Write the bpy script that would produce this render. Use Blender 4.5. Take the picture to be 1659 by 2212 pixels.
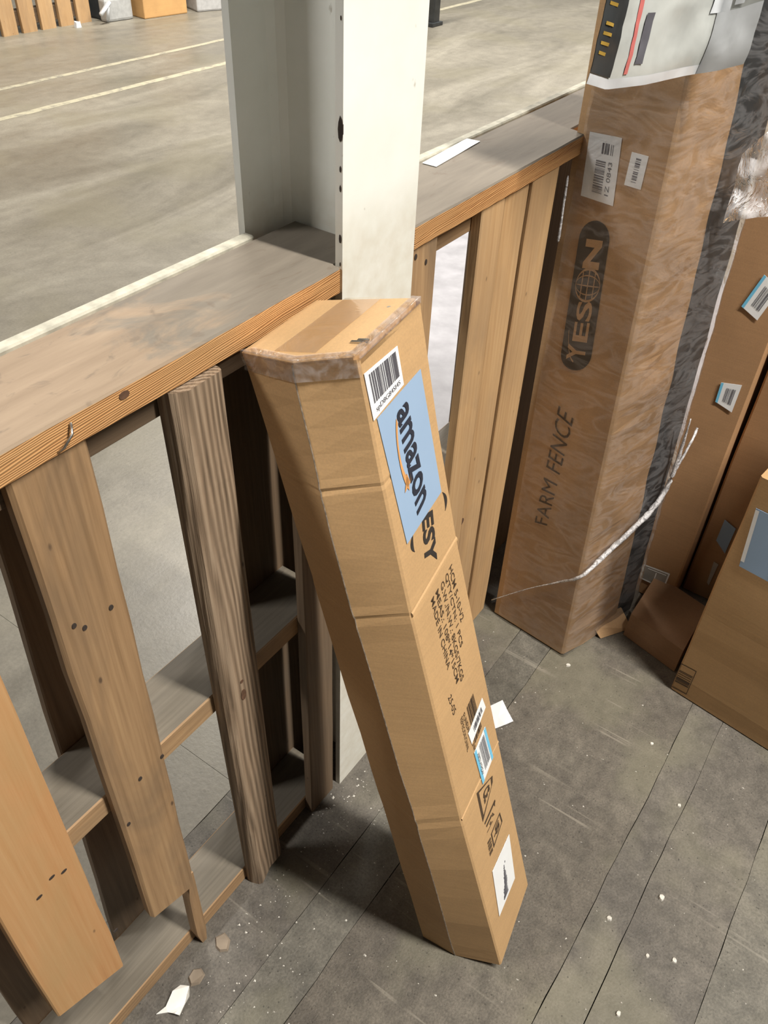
import bpy, bmesh, math, random
import numpy as np
from mathutils import Vector, Matrix, noise
random.seed(7)
scene = bpy.context.scene
COL = scene.collection
for o in list(bpy.data.objects):
    bpy.data.objects.remove(o, do_unlink=True)

# ------------------------------------------------------------------ camera
FPX, PITCH, YAW, ROLL, CAMH = 1778.85, .7120, .9925, .0502, 1.4849
def cam_axes():
    f = Vector((math.sin(YAW)*math.cos(PITCH), math.cos(YAW)*math.cos(PITCH), -math.sin(PITCH)))
    r = Vector((math.cos(YAW), -math.sin(YAW), 0)); u = r.cross(f)
    return (math.cos(ROLL)*r+math.sin(ROLL)*u, -math.sin(ROLL)*r+math.cos(ROLL)*u, f)
CR, CU, CF = cam_axes(); CO = Vector((0, 0, CAMH))
cd = bpy.data.cameras.new('camera'); cam = bpy.data.objects.new('camera', cd); COL.objects.link(cam)
cd.sensor_fit = 'VERTICAL'; cd.sensor_height = 36.0; cd.lens = FPX/2212*36.0
cd.clip_start = .02; cd.clip_end = 100
m = Matrix((CR, CU, -CF)).transposed().to_4x4(); m.translation = CO
cam.matrix_world = m
scene.camera = cam

# ------------------------------------------------------------------ world, lights, exposure
w = bpy.data.worlds.new('world'); scene.world = w; w.use_nodes = True
w.node_tree.nodes['Background'].inputs[0].default_value = (1.0, .97, .93, 1)
w.node_tree.nodes['Background'].inputs[1].default_value = .06
scene.view_settings.view_transform = 'Standard'; scene.view_settings.look = 'None'
scene.view_settings.gamma = 1; scene.view_settings.use_curve_mapping = False
scene.view_settings.exposure = -0.1
def area(name, loc, target, sx, sy, power, col):
    l = bpy.data.lights.new(name, 'AREA'); l.shape = 'RECTANGLE'; l.size = sx; l.size_y = sy; l.energy = power; l.color = col
    o = bpy.data.objects.new(name, l); COL.objects.link(o); o.location = loc
    o.rotation_euler = (Vector(target)-Vector(loc)).to_track_quat('-Z', 'Y').to_euler(); return o
area('ceiling_lamp_main', (.84, -2.15, 4.6), (.84, -2.15, 0), .14, 2.6, 520, (1, .945, .855)).rotation_euler = (0, 0, 0)   # strip lamp running across the aisle
area('ceiling_lamp_side', (-2.6, 3.4, 5.0), (.7, .6, 1.2), 1.2, .4, 170, (1, .96, .9))
area('ceiling_lamp_hall', (4.6, 4.4, 5.0), (4.6, 4.6, 0), 2.4, .4, 520, (1, .94, .84))
area('ceiling_lamp_far', (7.6, 3.0, 5.0), (7.6, 3.0, 0), 2.4, .4, 620, (1, .96, .9))

# ------------------------------------------------------------------ pixel helpers (1659 x 2212 frame)
def ray(p): return CF+(p[0]-829.5)/FPX*CR-(p[1]-1106)/FPX*CU
def on_axis(p, axis, val):
    d = ray(p); return CO+d*((val-CO[axis])/d[axis])
def onX(p, v): return on_axis(p, 0, v)
def onY(p, v): return on_axis(p, 1, v)
def onZ(p, v=0.): return on_axis(p, 2, v)
def onP(p, p0, n):
    d = ray(p); return CO+d*((p0-CO).dot(n)/d.dot(n))
def lerp(a, b, t): return a+(b-a)*t

# ------------------------------------------------------------------ materials
def newmat(name):
    mt = bpy.data.materials.new(name); mt.use_nodes = True
    nt = mt.node_tree; b = nt.nodes['Principled BSDF']; return mt, nt, b
def N(nt, t, **kw):
    n = nt.nodes.new(t)
    for k, v in kw.items(): setattr(n, k, v)
    return n
def ramp(nt, fac, stops):
    r = N(nt, 'ShaderNodeValToRGB'); e = r.color_ramp.elements
    while len(e) < len(stops): e.new(.5)
    for i, (p, c) in enumerate(stops):
        e[i].position = p; e[i].color = (*c, 1) if len(c) == 3 else c
    nt.links.new(fac, r.inputs[0]); return r.outputs[0]
def noise_n(nt, vec, scale, detail=4, rough=.55, dist=0.):
    n = N(nt, 'ShaderNodeTexNoise'); n.inputs['Scale'].default_value = scale; n.inputs['Detail'].default_value = detail
    n.inputs['Roughness'].default_value = rough; n.inputs['Distortion'].default_value = dist
    nt.links.new(vec, n.inputs['Vector']); return n.outputs['Fac']
def mapped(nt, sc=(1, 1, 1), rot=(0, 0, 0), coord='Object', rnd=False):
    t = N(nt, 'ShaderNodeTexCoord'); mp = N(nt, 'ShaderNodeMapping'); mp.inputs['Scale'].default_value = sc; mp.inputs['Rotation'].default_value = rot
    src = t.outputs[coord]
    if rnd:
        oi = N(nt, 'ShaderNodeObjectInfo'); ml = N(nt, 'ShaderNodeMath', operation='MULTIPLY'); ml.inputs[1].default_value = 37.
        nt.links.new(oi.outputs['Random'], ml.inputs[0]); va = N(nt, 'ShaderNodeVectorMath', operation='ADD')
        nt.links.new(src, va.inputs[0]); nt.links.new(ml.outputs[0], va.inputs[1]); src = va.outputs[0]
    nt.links.new(src, mp.inputs['Vector']); return mp.outputs[0]
def mix(nt, fac, a, b, mode='MIX'):
    mx = N(nt, 'ShaderNodeMix', data_type='RGBA', blend_type=mode)
    for sock, v in ((mx.inputs[0], fac), (mx.inputs[6], a), (mx.inputs[7], b)):
        if isinstance(v, (int, float)): sock.default_value = v
        elif isinstance(v, tuple): sock.default_value = (*v, 1)
        else: nt.links.new(v, sock)
    return mx.outputs[2]
def bump(nt, b, h, strength, dist=.002):
    bp = N(nt, 'ShaderNodeBump'); bp.inputs['Strength'].default_value = strength; bp.inputs['Distance'].default_value = dist
    nt.links.new(h, bp.inputs['Height']); nt.links.new(bp.outputs[0], b.inputs['Normal'])
def maprange(nt, v, a, b, c=0., d=1.):
    mr = N(nt, 'ShaderNodeMapRange'); nt.links.new(v, mr.inputs[0])
    for i, x in enumerate((a, b, c, d)): mr.inputs[1+i].default_value = x
    return mr.outputs[0]
def flat(name, col, rough=.6, metal=0., var=.12, scale=30):
    mt, nt, b = newmat(name); v = mapped(nt); n = noise_n(nt, v, scale)
    c = ramp(nt, n, [(.3, tuple(x*(1-var) for x in col)), (.7, tuple(min(1, x*(1+var)) for x in col))])
    nt.links.new(c, b.inputs['Base Color']); b.inputs['Roughness'].default_value = rough; b.inputs['Metallic'].default_value = metal
    return mt
def wood(name, dark, mid, light, ring=60, bstr=.25, dirt=(.2, .17, .13), dirtamt=.35, contrast=1., rough=.7, stretch=.05, band=.13):
    mt, nt, b = newmat(name)
    v = mapped(nt, (1, 1, stretch), rnd=True)
    warp = noise_n(nt, v, 9, 3)
    wv = N(nt, 'ShaderNodeTexWave', wave_type='BANDS', bands_direction='DIAGONAL'); wv.inputs['Scale'].default_value = ring
    wv.inputs['Distortion'].default_value = 9; wv.inputs['Detail'].default_value = 2.5; wv.inputs['Detail Scale'].default_value = .35
    nt.links.new(v, wv.inputs['Vector'])
    fine = noise_n(nt, mapped(nt, (1, 1, .02), rnd=True), 220, 4)
    big = noise_n(nt, mapped(nt, (1, 1, .35), rnd=True), 11, 4, .6, .6)
    bw = maprange(nt, wv.outputs['Fac'], 0, 1, .5-.5*band, .5+.5*band)
    g = N(nt, 'ShaderNodeMath', operation='ADD'); nt.links.new(bw, g.inputs[0]); nt.links.new(warp, g.inputs[1])
    g2 = N(nt, 'ShaderNodeMath', operation='ADD'); nt.links.new(g.outputs[0], g2.inputs[0]); nt.links.new(fine, g2.inputs[1])
    gr = maprange(nt, g2.outputs[0], 1.5-.45/contrast, 1.5+.45/contrast)
    c = ramp(nt, gr, [(0, dark), (.45, mid), (1, light)])
    d = ramp(nt, big, [(.42, (0, 0, 0)), (.72, (dirtamt,)*3)])
    c = mix(nt, d, c, dirt)
    sp = N(nt, 'ShaderNodeTexVoronoi'); sp.inputs['Scale'].default_value = 26; nt.links.new(mapped(nt, (1, 1, .45), rnd=True), sp.inputs['Vector'])
    s = ramp(nt, sp.outputs['Distance'], [(.035, (.75,)*3), (.075, (0, 0, 0))])
    c = mix(nt, s, c, (.05, .03, .02))
    nt.links.new(c, b.inputs['Base Color']); b.inputs['Roughness'].default_value = rough
    bump(nt, b, g2.outputs[0], bstr, .0025); return mt
def cardboard(name, base, var=.1, rough=.72, stripe=500, axis=(0, 0, 1), scuff=.25):
    mt, nt, b = newmat(name)
    big = noise_n(nt, mapped(nt, (1, 1, 1)), 7, 4, .6); fib = noise_n(nt, mapped(nt, (1, 1, 1)), 400, 3)
    line = noise_n(nt, mapped(nt, (3, 3, 230)), 1, 2)
    hi = tuple(min(1, x*(1+var)) for x in base); lo = tuple(x*(1-var*1.3) for x in base)
    c = ramp(nt, big, [(.3, lo), (.7, hi)])
    c = mix(nt, .10, c, ramp(nt, fib, [(.3, (.2, .13, .07)), (.7, (.9, .7, .5))]), 'OVERLAY')
    c = mix(nt, .05, c, ramp(nt, line, [(.35, (.2, .15, .1)), (.65, (.8, .75, .7))]), 'OVERLAY')
    sc = ramp(nt, noise_n(nt, mapped(nt, (9, 9, 2)), 1.6, 6, .7, 1.5), [(.6, (0, 0, 0)), (.72, (scuff,)*3)])
    c = mix(nt, sc, c, tuple(x*.72 for x in base))
    nt.links.new(c, b.inputs['Base Color']); b.inputs['Roughness'].default_value = rough
    a = N(nt, 'ShaderNodeMath', operation='ADD'); nt.links.new(line, a.inputs[0]); nt.links.new(big, a.inputs[1])
    bump(nt, b, a.outputs[0], .05, .002); return mt
def concrete(name, dark, mid, light, rough=(.45, .75), sc=1., bst=.25, streak=(1, 1, 1), tint=(.2, .19, .13), det=1.):
    mt, nt, b = newmat(name)
    v = mapped(nt); big = noise_n(nt, mapped(nt, streak), 2.2*sc, 6, .62, .8); med = noise_n(nt, v, 22*sc, 6, .7); fine = noise_n(nt, v, 190*sc, 4, .7)
    c = ramp(nt, big, [(.28, dark), (.5, mid), (.75, light)])
    c = mix(nt, .62*det, c, ramp(nt, med, [(.3, (.22, .22, .22)), (.72, (.8, .8, .8))]), 'OVERLAY')
    c = mix(nt, .42*det, c, ramp(nt, fine, [(.3, (.12, .12, .12)), (.7, (.88, .88, .88))]), 'OVERLAY')
    gr = ramp(nt, noise_n(nt, mapped(nt, (1, 1, 1), (0, 0, .7)), 3.1*sc, 3, .5), [(.5, (0, 0, 0)), (.62, (.38,)*3)])
    c = mix(nt, gr, c, tint)
    ang = (.3, 1.25, 2.2)
    for i, a in enumerate(ang):      # scuffs and scratches
        s = noise_n(nt, mapped(nt, (55, 1.8, 1), (0, 0, a)), 1.0+.3*i, 2, .5)
        k = noise_n(nt, mapped(nt, (1, 1, 1), (0, 0, a)), 5.+i, 2)
        ss = ramp(nt, s, [(.64, (0, 0, 0)), (.71, (.7*det**3,)*3)]); kk = ramp(nt, k, [(.52, (0, 0, 0)), (.62, (1, 1, 1))])
        c = mix(nt, mix(nt, 1., ss, kk, 'MULTIPLY'), c, tuple(min(1, x*1.45) for x in light))
    vo = N(nt, 'ShaderNodeTexVoronoi'); vo.inputs['Scale'].default_value = 60*sc; nt.links.new(v, vo.inputs['Vector'])
    pk = ramp(nt, vo.outputs['Distance'], [(.07, (.7*det,)*3), (.13, (0, 0, 0))])
    c = mix(nt, pk, c, tuple(x*.35 for x in dark))
    nt.links.new(c, b.inputs['Base Color'])
    rr = maprange(nt, big, .3, .7, rough[0], rough[1]); nt.links.new(rr, b.inputs['Roughness'])
    a = N(nt, 'ShaderNodeMath', operation='ADD'); nt.links.new(med, a.inputs[0]); nt.links.new(fine, a.inputs[1])
    bump(nt, b, a.outputs[0], bst, .003); return mt
def film(name, tint=(1, 1, 1), base=.02, haze=.12, rough=.08, scale=(30, 30, 8), bstr=.6, hz=(.55, .75), spec=.8):
    mt, nt, b = newmat(name); nt.nodes.remove(b); out = nt.nodes['Material Output']
    tr = N(nt, 'ShaderNodeBsdfTransparent'); tr.inputs[0].default_value = (*tint, 1)
    df = N(nt, 'ShaderNodeBsdfDiffuse'); df.inputs[0].default_value = (.88, .88, .92, 1)
    gl = N(nt, 'ShaderNodeBsdfGlossy'); gl.inputs['Roughness'].default_value = rough; gl.inputs[0].default_value = (1, 1, 1, 1)
    n1 = noise_n(nt, mapped(nt, scale), 1, 4, .6, 1.2)
    rd = N(nt, 'ShaderNodeMath', operation='SUBTRACT'); nt.links.new(n1, rd.inputs[0]); rd.inputs[1].default_value = .5
    ab = N(nt, 'ShaderNodeMath', operation='ABSOLUTE'); nt.links.new(rd.outputs[0], ab.inputs[0])      # ridged: sharp folds
    bp = N(nt, 'ShaderNodeBump'); bp.inputs['Strength'].default_value = bstr; bp.inputs['Distance'].default_value = .02
    nt.links.new(ab.outputs[0], bp.inputs['Height']); nt.links.new(bp.outputs[0], gl.inputs['Normal'])
    fr = N(nt, 'ShaderNodeFresnel'); fr.inputs[0].default_value = 1.5; nt.links.new(bp.outputs[0], fr.inputs['Normal'])
    h = maprange(nt, ab.outputs[0], .0, .10, base+haze, base)
    m1 = N(nt, 'ShaderNodeMixShader'); nt.links.new(h, m1.inputs[0]); nt.links.new(tr.outputs[0], m1.inputs[1]); nt.links.new(df.outputs[0], m1.inputs[2])
    ml = N(nt, 'ShaderNodeMath', operation='MULTIPLY', use_clamp=True); ml.inputs[1].default_value = spec; nt.links.new(fr.outputs[0], ml.inputs[0])
    mx = N(nt, 'ShaderNodeMixShader'); nt.links.new(ml.outputs[0], mx.inputs[0]); nt.links.new(m1.outputs[0], mx.inputs[1]); nt.links.new(gl.outputs[0], mx.inputs[2])
    nt.links.new(mx.outputs[0], out.inputs['Surface']); return mt

M = {}
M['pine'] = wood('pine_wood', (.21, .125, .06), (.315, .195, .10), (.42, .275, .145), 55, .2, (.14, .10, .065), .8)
M['pine_fresh'] = wood('fresh_pine_wood', (.36, .205, .09), (.47, .295, .145), (.56, .375, .20), 50, .18, (.30, .20, .115), .6)
M['pine_orange'] = wood('orange_pine_wood', (.38, .185, .075), (.49, .26, .11), (.55, .33, .16), 40, .15, (.4, .28, .13), .5, .8)
M['rail_edge'] = wood('rail_edge_wood', (.20, .075, .02), (.46, .23, .085), (.62, .37, .16), 260, .35, (.42, .24, .10), .75, .75, band=.7)
M['weathered'] = wood('weathered_wood', (.10, .068, .042), (.27, .19, .125), (.40, .30, .21), 75, .8, (.20, .15, .105), .5, .9, band=.6)
M['shadewood'] = wood('aged_shaded_wood', (.075, .048, .027), (.13, .085, .05), (.19, .13, .08), 60, .3, (.11, .09, .07), .5)  # aged wood, colour darkened further to carry the shade inside the fence
M['greywood'] = wood('dusty_grey_wood', (.085, .072, .054), (.125, .107, .082), (.17, .148, .115), 60, .2, (.08, .072, .06), .6, .8)
def dusty_top():
    mt, nt, b = newmat('dusty_board_top')
    v = mapped(nt, (1, 1, .12), rnd=True)
    g = noise_n(nt, v, 60, 5, .6); big = noise_n(nt, mapped(nt, (1, 1, .6)), 13, 5, .65, 1.2); st = noise_n(nt, mapped(nt, (1, 1, .5)), 24, 4, .6, 2.5)
    c = ramp(nt, g, [(.25, (.205, .148, .10)), (.75, (.285, .215, .15))])
    t = N(nt, 'ShaderNodeTexCoord'); sp = N(nt, 'ShaderNodeSeparateXYZ'); geo = N(nt, 'ShaderNodeNewGeometry'); nt.links.new(geo.outputs['Position'], sp.inputs[0])
    gx = maprange(nt, sp.outputs[0], .36, .60, -.22, .3)      # dust settled towards the column and beyond it
    ad = N(nt, 'ShaderNodeMath', operation='ADD', use_clamp=True); nt.links.new(gx, ad.inputs[0]); nt.links.new(big, ad.inputs[1])
    d = ramp(nt, ad.outputs[0], [(.45, (0, 0, 0)), (.62, (.93,)*3)])
    dust = ramp(nt, g, [(.25, (.125, .108, .088)), (.75, (.18, .158, .128))])
    c = mix(nt, d, c, dust)
    c = mix(nt, ramp(nt, st, [(.60, (0, 0, 0)), (.68, (.55,)*3)]), c, (.13, .10, .075))
    nt.links.new(c, b.inputs['Base Color']); b.inputs['Roughness'].default_value = .8; bump(nt, b, g, .25); return mt
M['dusty'] = dusty_top()
M['card'] = cardboard('tan_cardboard', (.46, .30, .15), .06, scuff=.12)
M['card_brown'] = cardboard('brown_cardboard', (.36, .215, .11), .08, scuff=.2)
M['card_worn'] = cardboard('worn_cardboard', (.47, .305, .165), .14, .6, scuff=.4)
M['card_dark'] = cardboard('dark_brown_cardboard', (.24, .14, .075), .1, scuff=.2)
M['card_edge'] = flat('cardboard_cut_edge', (.17, .135, .10), .9, var=.5, scale=160)
M['card_orange'] = cardboard('orange_cardboard', (.60, .36, .15), .08)
M['white_label'] = flat('white_label_paper', (.78, .80, .82), .5, var=.03)
M['blue_label'] = flat('pale_blue_label_paper', (.27, .385, .55), .5, var=.03, scale=9)
M['cyan'] = flat('cyan_print', (.16, .50, .74), .5, var=.03)
M['ink'] = flat('black_ink', (.028, .024, .022), .6)
M['navy'] = flat('dark_navy_ink', (.018, .024, .04), .5)
M['greyink'] = flat('grey_barcode_ink', (.10, .10, .12), .6)
M['orange_ink'] = flat('orange_ink', (.60, .30, .11), .5)
M['brown_ink'] = flat('brown_black_ink', (.065, .04, .022), .65)
M['red_ink'] = flat('red_print', (.50, .14, .13), .5)
M['yellow_ink'] = flat('yellow_print', (.36, .23, .04), .5)
M['black_plastic'] = flat('black_plastic', (.03, .033, .035), .32, var=.4, scale=14)
M['steel'] = flat('steel', (.5, .48, .45), .3, 1.)
M['rust'] = flat('chipped_paint_metal', (.035, .025, .02), .8)
M['paper'] = flat('white_paper', (.74, .75, .78), .7, var=.03)
M['scrap'] = flat('white_plaster_scrap', (.66, .65, .62), .8, var=.1)
M['crumb'] = flat('pale_crumbs', (.62, .60, .55), .8, var=.2, scale=200)
M['chip'] = flat('tan_chip', (.20, .16, .12), .8)
M['poly'] = flat('grey_white_poly_bag', (.42, .44, .43), .3, var=.18, scale=14)
M['poly_white'] = flat('white_poly_print', (.62, .65, .69), .25, var=.05)
M['film'] = film('stretch_film', (1, 1, 1), .02, .07, .10, (9, 9, 24), .10, spec=.6)
M['film_tape'] = film('clear_packing_tape', (.96, .92, .86), .05, .10, .10, (22, 22, 22), .35, spec=.6)
M['film_rope'] = film('bunched_stretch_film', (1, 1, 1), .30, .5, .12, (60, 60, 60), .7, spec=1.3)
M['film_dense'] = film('folded_stretch_film', (1, 1, 1), .34, .4, .12, (26, 26, 14), .9, spec=1.4)
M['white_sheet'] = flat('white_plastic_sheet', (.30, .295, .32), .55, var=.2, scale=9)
M['cream'] = flat('cream_painted_wood', (.40, .385, .32), .8, var=.3, scale=40)
M['grey_plastic'] = flat('grey_plastic', (.42, .43, .43), .5)
M['grey_far'] = flat('pale_grey_board', (.46, .46, .46), .7)
M['dark_void'] = flat('dark_bag', (.04, .045, .05), .5)
def line_paint():
    mt, nt, b = newmat('worn_floor_paint'); n = noise_n(nt, mapped(nt), 14, 6, .7)
    nt.links.new(ramp(nt, n, [(.36, (.20, .185, .15)), (.52, (.34, .315, .23))]), b.inputs['Base Color']); b.inputs['Roughness'].default_value = .7; return mt
M['line'] = line_paint()
def col_paint():
    mt, nt, b = newmat('white_column_paint')
    v = mapped(nt); n = noise_n(nt, v, 9, 5, .6); f = noise_n(nt, mapped(nt, (1, 1, .3)), 90, 4)
    c = ramp(nt, n, [(.3, (.76, .785, .74)), (.7, (.84, .86, .83))])
    s = ramp(nt, noise_n(nt, mapped(nt, (1, 1, .5)), 70, 3, .6), [(.72, (0, 0, 0)), (.78, (.5,)*3)]); c = mix(nt, s, c, (.25, .2, .13))
    geo = N(nt, 'ShaderNodeNewGeometry'); sp = N(nt, 'ShaderNodeSeparateXYZ'); nt.links.new(geo.outputs['Position'], sp.inputs[0])
    d1 = maprange(nt, sp.outputs[2], 1.09, 1.16, .55, 0.); dd = N(nt, 'ShaderNodeMath', operation='MULTIPLY'); nt.links.new(d1, dd.inputs[0])
    pn = noise_n(nt, v, 45, 4); nt.links.new(pn, dd.inputs[1]); 
    c = mix(nt, dd.outputs[0], c, (.42, .33, .2))
    nt.links.new(c, b.inputs['Base Color']); b.inputs['Roughness'].default_value = .5; bump(nt, b, f, .1); return mt
M['column'] = col_paint()
M['floor_near'] = concrete('worn_concrete_near', (.068, .058, .047), (.108, .095, .078), (.165, .149, .122), (.55, .8), 1.4, .5)
M['floor_smooth'] = concrete('smooth_concrete_strip', (.080, .074, .062), (.118, .110, .092), (.165, .153, .128), (.5, .75), 1.2, .25)
M['floor_dark'] = concrete('dark_concrete_strip', (.066, .058, .050), (.10, .090, .077), (.15, .136, .115), (.5, .75), 1.3, .3)
M['floor_far'] = concrete('hall_concrete', (.125, .114, .092), (.18, .165, .135), (.25, .232, .19), (.3, .55), .55, .12, (.5, 1.6, 1), (.17, .155, .11), .4)
M['joint'] = flat('joint_dirt', (.035, .03, .026), .95)
M['wallpaint'] = flat('grey_wall_paint', (.45, .45, .43), .8)

# ------------------------------------------------------------------ mesh helpers
WM = {}
def link(o, parent=None, wm=None):
    COL.objects.link(o); wm = wm or Matrix.Identity(4); WM[o.name] = wm
    if parent is not None:
        o.parent = parent; o.matrix_parent_inverse = Matrix.Identity(4); o.matrix_basis = WM[parent.name].inverted() @ wm
    else: o.matrix_basis = wm
    return o
def tag(o, label=None, cat=None, group=None, kind=None):
    for k, v in (('label', label), ('category', cat), ('group', group), ('kind', kind)):
        if v: o[k] = v
    return o
def thing(name, loc, label, cat, group=None):
    o = bpy.data.objects.new(name, None); o.empty_display_size = .05
    return tag(link(o, None, Matrix.Translation(Vector(loc))), label, cat, group)
def mesh(name, verts, faces, mat, parent=None, smooth=False, wm=None, mats=None, fmat=None):
    me = bpy.data.meshes.new(name); me.from_pydata([tuple(v) for v in verts], [], faces); me.validate()
    bm = bmesh.new(); bm.from_mesh(me); bmesh.ops.recalc_face_normals(bm, faces=bm.faces); bm.to_mesh(me); bm.free()
    for x in (mats or [mat]): me.materials.append(x)
    if fmat:
        for p, k in zip(me.polygons, fmat): p.material_index = k
    if smooth:
        for p in me.polygons: p.use_smooth = True
    return link(bpy.data.objects.new(name, me), parent, wm)
def local(verts):
    c = sum((Vector(v) for v in verts), Vector())/len(verts)
    return [Vector(v)-c for v in verts], Matrix.Translation(c)
def lmesh(name, verts, faces, mat, parent=None, **kw):
    v, wm = local(verts); return mesh(name, v, faces, mat, parent, wm=wm, **kw)
def rings(R, closed=True, cap=True):
    n = len(R[0]); v = [p for r in R for p in r]; f = []
    for k in range(len(R)-1):
        for i in range(n if closed else n-1):
            j = (i+1) % n; f.append((k*n+i, k*n+j, (k+1)*n+j, (k+1)*n+i))
    if cap: f.append(tuple(range(n-1, -1, -1))); f.append(tuple((len(R)-1)*n+i for i in range(n)))
    return v, f
def rrect(w, t, c=.002):
    a, b = w/2, t/2
    return [(-a+c, -b), (a-c, -b), (a, -b+c), (a, b-c), (a-c, b), (-a+c, b), (-a, b-c), (-a, -b+c)]
def plank(name, x0, x1, y0, y1, z0, z1, mat, parent=None, axis='Z', seg=10, rough=.0012, ch=.002, tilt=(0, 0), top=None, end0=None, mats=None):
    """board whose local Z is its length; tilt shifts the far end; end0(x,y)->extra length at the near end"""
    if axis == 'Z': w, t, L = x1-x0, y1-y0, z1-z0; rot = Matrix.Identity(4)
    else: w, t, L = z1-z0, y1-y0, x1-x0; rot = Matrix.Rotation(math.pi/2, 4, 'Y')   # local z -> world x, local x -> world -z
    cs = rrect(w, t, ch); R = []; sd = random.random()*50
    for k in range(seg+1):
        s = -L/2+L*k/seg; ring = []
        for i, (a, b) in enumerate(cs):
            n1 = noise.noise(Vector((a*20+sd, b*20, s*9)))*rough*2; n2 = noise.noise(Vector((a*20, b*20+sd, s*9+7)))*rough
            e = end0(a, b) if (end0 and k == 0) else 0.
            ring.append((a+(n1 if axis == 'Z' else 0)+tilt[0]*(k/seg-.5), b+n2*.4+tilt[1]*(k/seg-.5), s+e))
        R.append(ring)
    v, f = rings(R); wm = Matrix.Translation(((x0+x1)/2, (y0+y1)/2, (z0+z1)/2)) @ rot
    o = mesh(name, v, f, mat, parent, wm=wm, mats=mats)
    if mats:
        r3 = rot.to_3x3()
        for p in o.data.polygons:
            if (r3 @ p.normal).z > .8: p.material_index = 1
    return o
def bevelled(name, lo, hi, mat, parent=None, bev=.004, seg=2, rot=0.):
    lo, hi = Vector(lo), Vector(hi); c = (lo+hi)/2; s = hi-lo
    bm = bmesh.new(); bmesh.ops.create_cube(bm, size=1); bmesh.ops.scale(bm, vec=s, verts=bm.verts)
    if bev: bmesh.ops.bevel(bm, geom=bm.edges[:], offset=bev, segments=seg, affect='EDGES', profile=.6)
    me = bpy.data.meshes.new(name); bm.to_mesh(me); bm.free(); me.materials.append(mat)
    return link(bpy.data.objects.new(name, me), parent, Matrix.Translation(c) @ Matrix.Rotation(rot, 4, 'Z'))
def quad_map(Q, lift):
    """Q = P00, P10, P11, P01 in the order start/low, end/low, end/high, start/high"""
    n = (Q[1]-Q[0]).cross(Q[3]-Q[0]).normalized()
    if n.dot(CO-Q[0]) < 0: n = -n
    return lambda u, v: Q[0]*(1-u)*(1-v)+Q[1]*u*(1-v)+Q[2]*u*v+Q[3]*(1-u)*v+n*lift
def sticker(name, Q, mat, parent, lift=.0012, label=None, thick=.0006):
    f = quad_map(Q, lift); g = quad_map(Q, lift-thick)
    o = lmesh(name, [f(0, 0), f(1, 0), f(1, 1), f(0, 1), g(0, 0), g(1, 0), g(1, 1), g(0, 1)],
              [(0, 1, 2, 3), (7, 6, 5, 4), (0, 4, 5, 1), (1, 5, 6, 2), (2, 6, 7, 3), (3, 7, 4, 0)], mat, parent)
    return tag(o, label)
def prints(name, polys, Q, mat, parent, lift=.0018):
    f = quad_map(Q, lift); v = []; fc = []
    for p in polys:
        fc.append(tuple(range(len(v), len(v)+len(p)))); v += [f(a, b) for a, b in p]
    return lmesh(name, v, fc, mat, parent)
_tc = {}
def text_polys(s, bold=0., keep=False, shear=0.):
    k = (s, bold, shear)
    if k in _tc: return _tc[k]
    cu = bpy.data.curves.new('tmp', 'FONT'); cu.body = s; cu.offset = bold; cu.shear = shear; cu.resolution_u = 3
    ob = bpy.data.objects.new('tmp', cu); COL.objects.link(ob); dg = bpy.context.evaluated_depsgraph_get(); dg.update()
    me = ob.evaluated_get(dg).to_mesh(); V = [(v.co.x, v.co.y) for v in me.vertices]; P = [tuple(p.vertices) for p in me.polygons]
    ob.evaluated_get(dg).to_mesh_clear(); bpy.data.objects.remove(ob); bpy.data.curves.remove(cu)
    x0, x1 = min(v[0] for v in V), max(v[0] for v in V); y0, y1 = min(v[1] for v in V), max(v[1] for v in V)
    V = [((a-x0)/(x1-x0), (b-y0)/(y1-y0)) for a, b in V]
    _tc[k] = [[V[i] for i in p] for p in P]; return _tc[k]
def bars(n, seed, v0=0., v1=1., u0=0., u1=1., fill=.55):
    r = random.Random(seed); w = [r.choice((1, 1, 2, 3)) for _ in range(2*n)]; t = sum(w); x = 0; out = []
    for i, a in enumerate(w):
        if i % 2 == 0: A, B = u0+(u1-u0)*x/t, u0+(u1-u0)*(x+a)/t; out.append([(A, v0), (B, v0), (B, v1), (A, v1)])
        x += a
    return out
def rect(u0, v0, u1, v1): return [(u0, v0), (u1, v0), (u1, v1), (u0, v1)]
def frame(u0, v0, u1, v1, t, tv=None):
    tv = tv or t
    return [rect(u0, v0, u1, v0+tv), rect(u0, v1-tv, u1, v1), rect(u0, v0+tv, u0+t, v1-tv), rect(u1-t, v0+tv, u1, v1-tv)]
def arc(cx, cy, r, a0, a1, w0, w1, n=14, ry=None):
    ry = ry or r; out = []
    P = []
    for i in range(n+1):
        t = i/n; a = math.radians(a0+(a1-a0)*t); w = (w0+(w1-w0)*t) if w0 != w1 else w0*math.sin(math.pi*max(.05, min(.95, t)))
        P.append(((cx+(r-w)*math.cos(a), cy+(ry-w)*math.sin(a)), (cx+(r+w)*math.cos(a), cy+(ry+w)*math.sin(a))))
    for (a, b), (c, d) in zip(P, P[1:]): out.append([a, b, d, c])
    return out
def tube(name, pts, rad, mat, parent=None, n=8, wob=0., smooth=True):
    R = []
    for i, p in enumerate(pts):
        t = (pts[min(i+1, len(pts)-1)]-pts[max(i-1, 0)]).normalized(); a = t.cross(Vector((0, 0, 1)));
        if a.length < .1: a = t.cross(Vector((1, 0, 0)))
        a.normalize(); b = t.cross(a); r = rad[i] if isinstance(rad, list) else rad
        R.append([p+(a*math.cos(q)+b*math.sin(q))*r*(1+wob*noise.noise(Vector((i*1.3, q*1.2, r*90)))) for q in [2*math.pi*k/n for k in range(n)]])
    v, f = rings(R); return lmesh(name, v, f, mat, parent, smooth=smooth)
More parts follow.
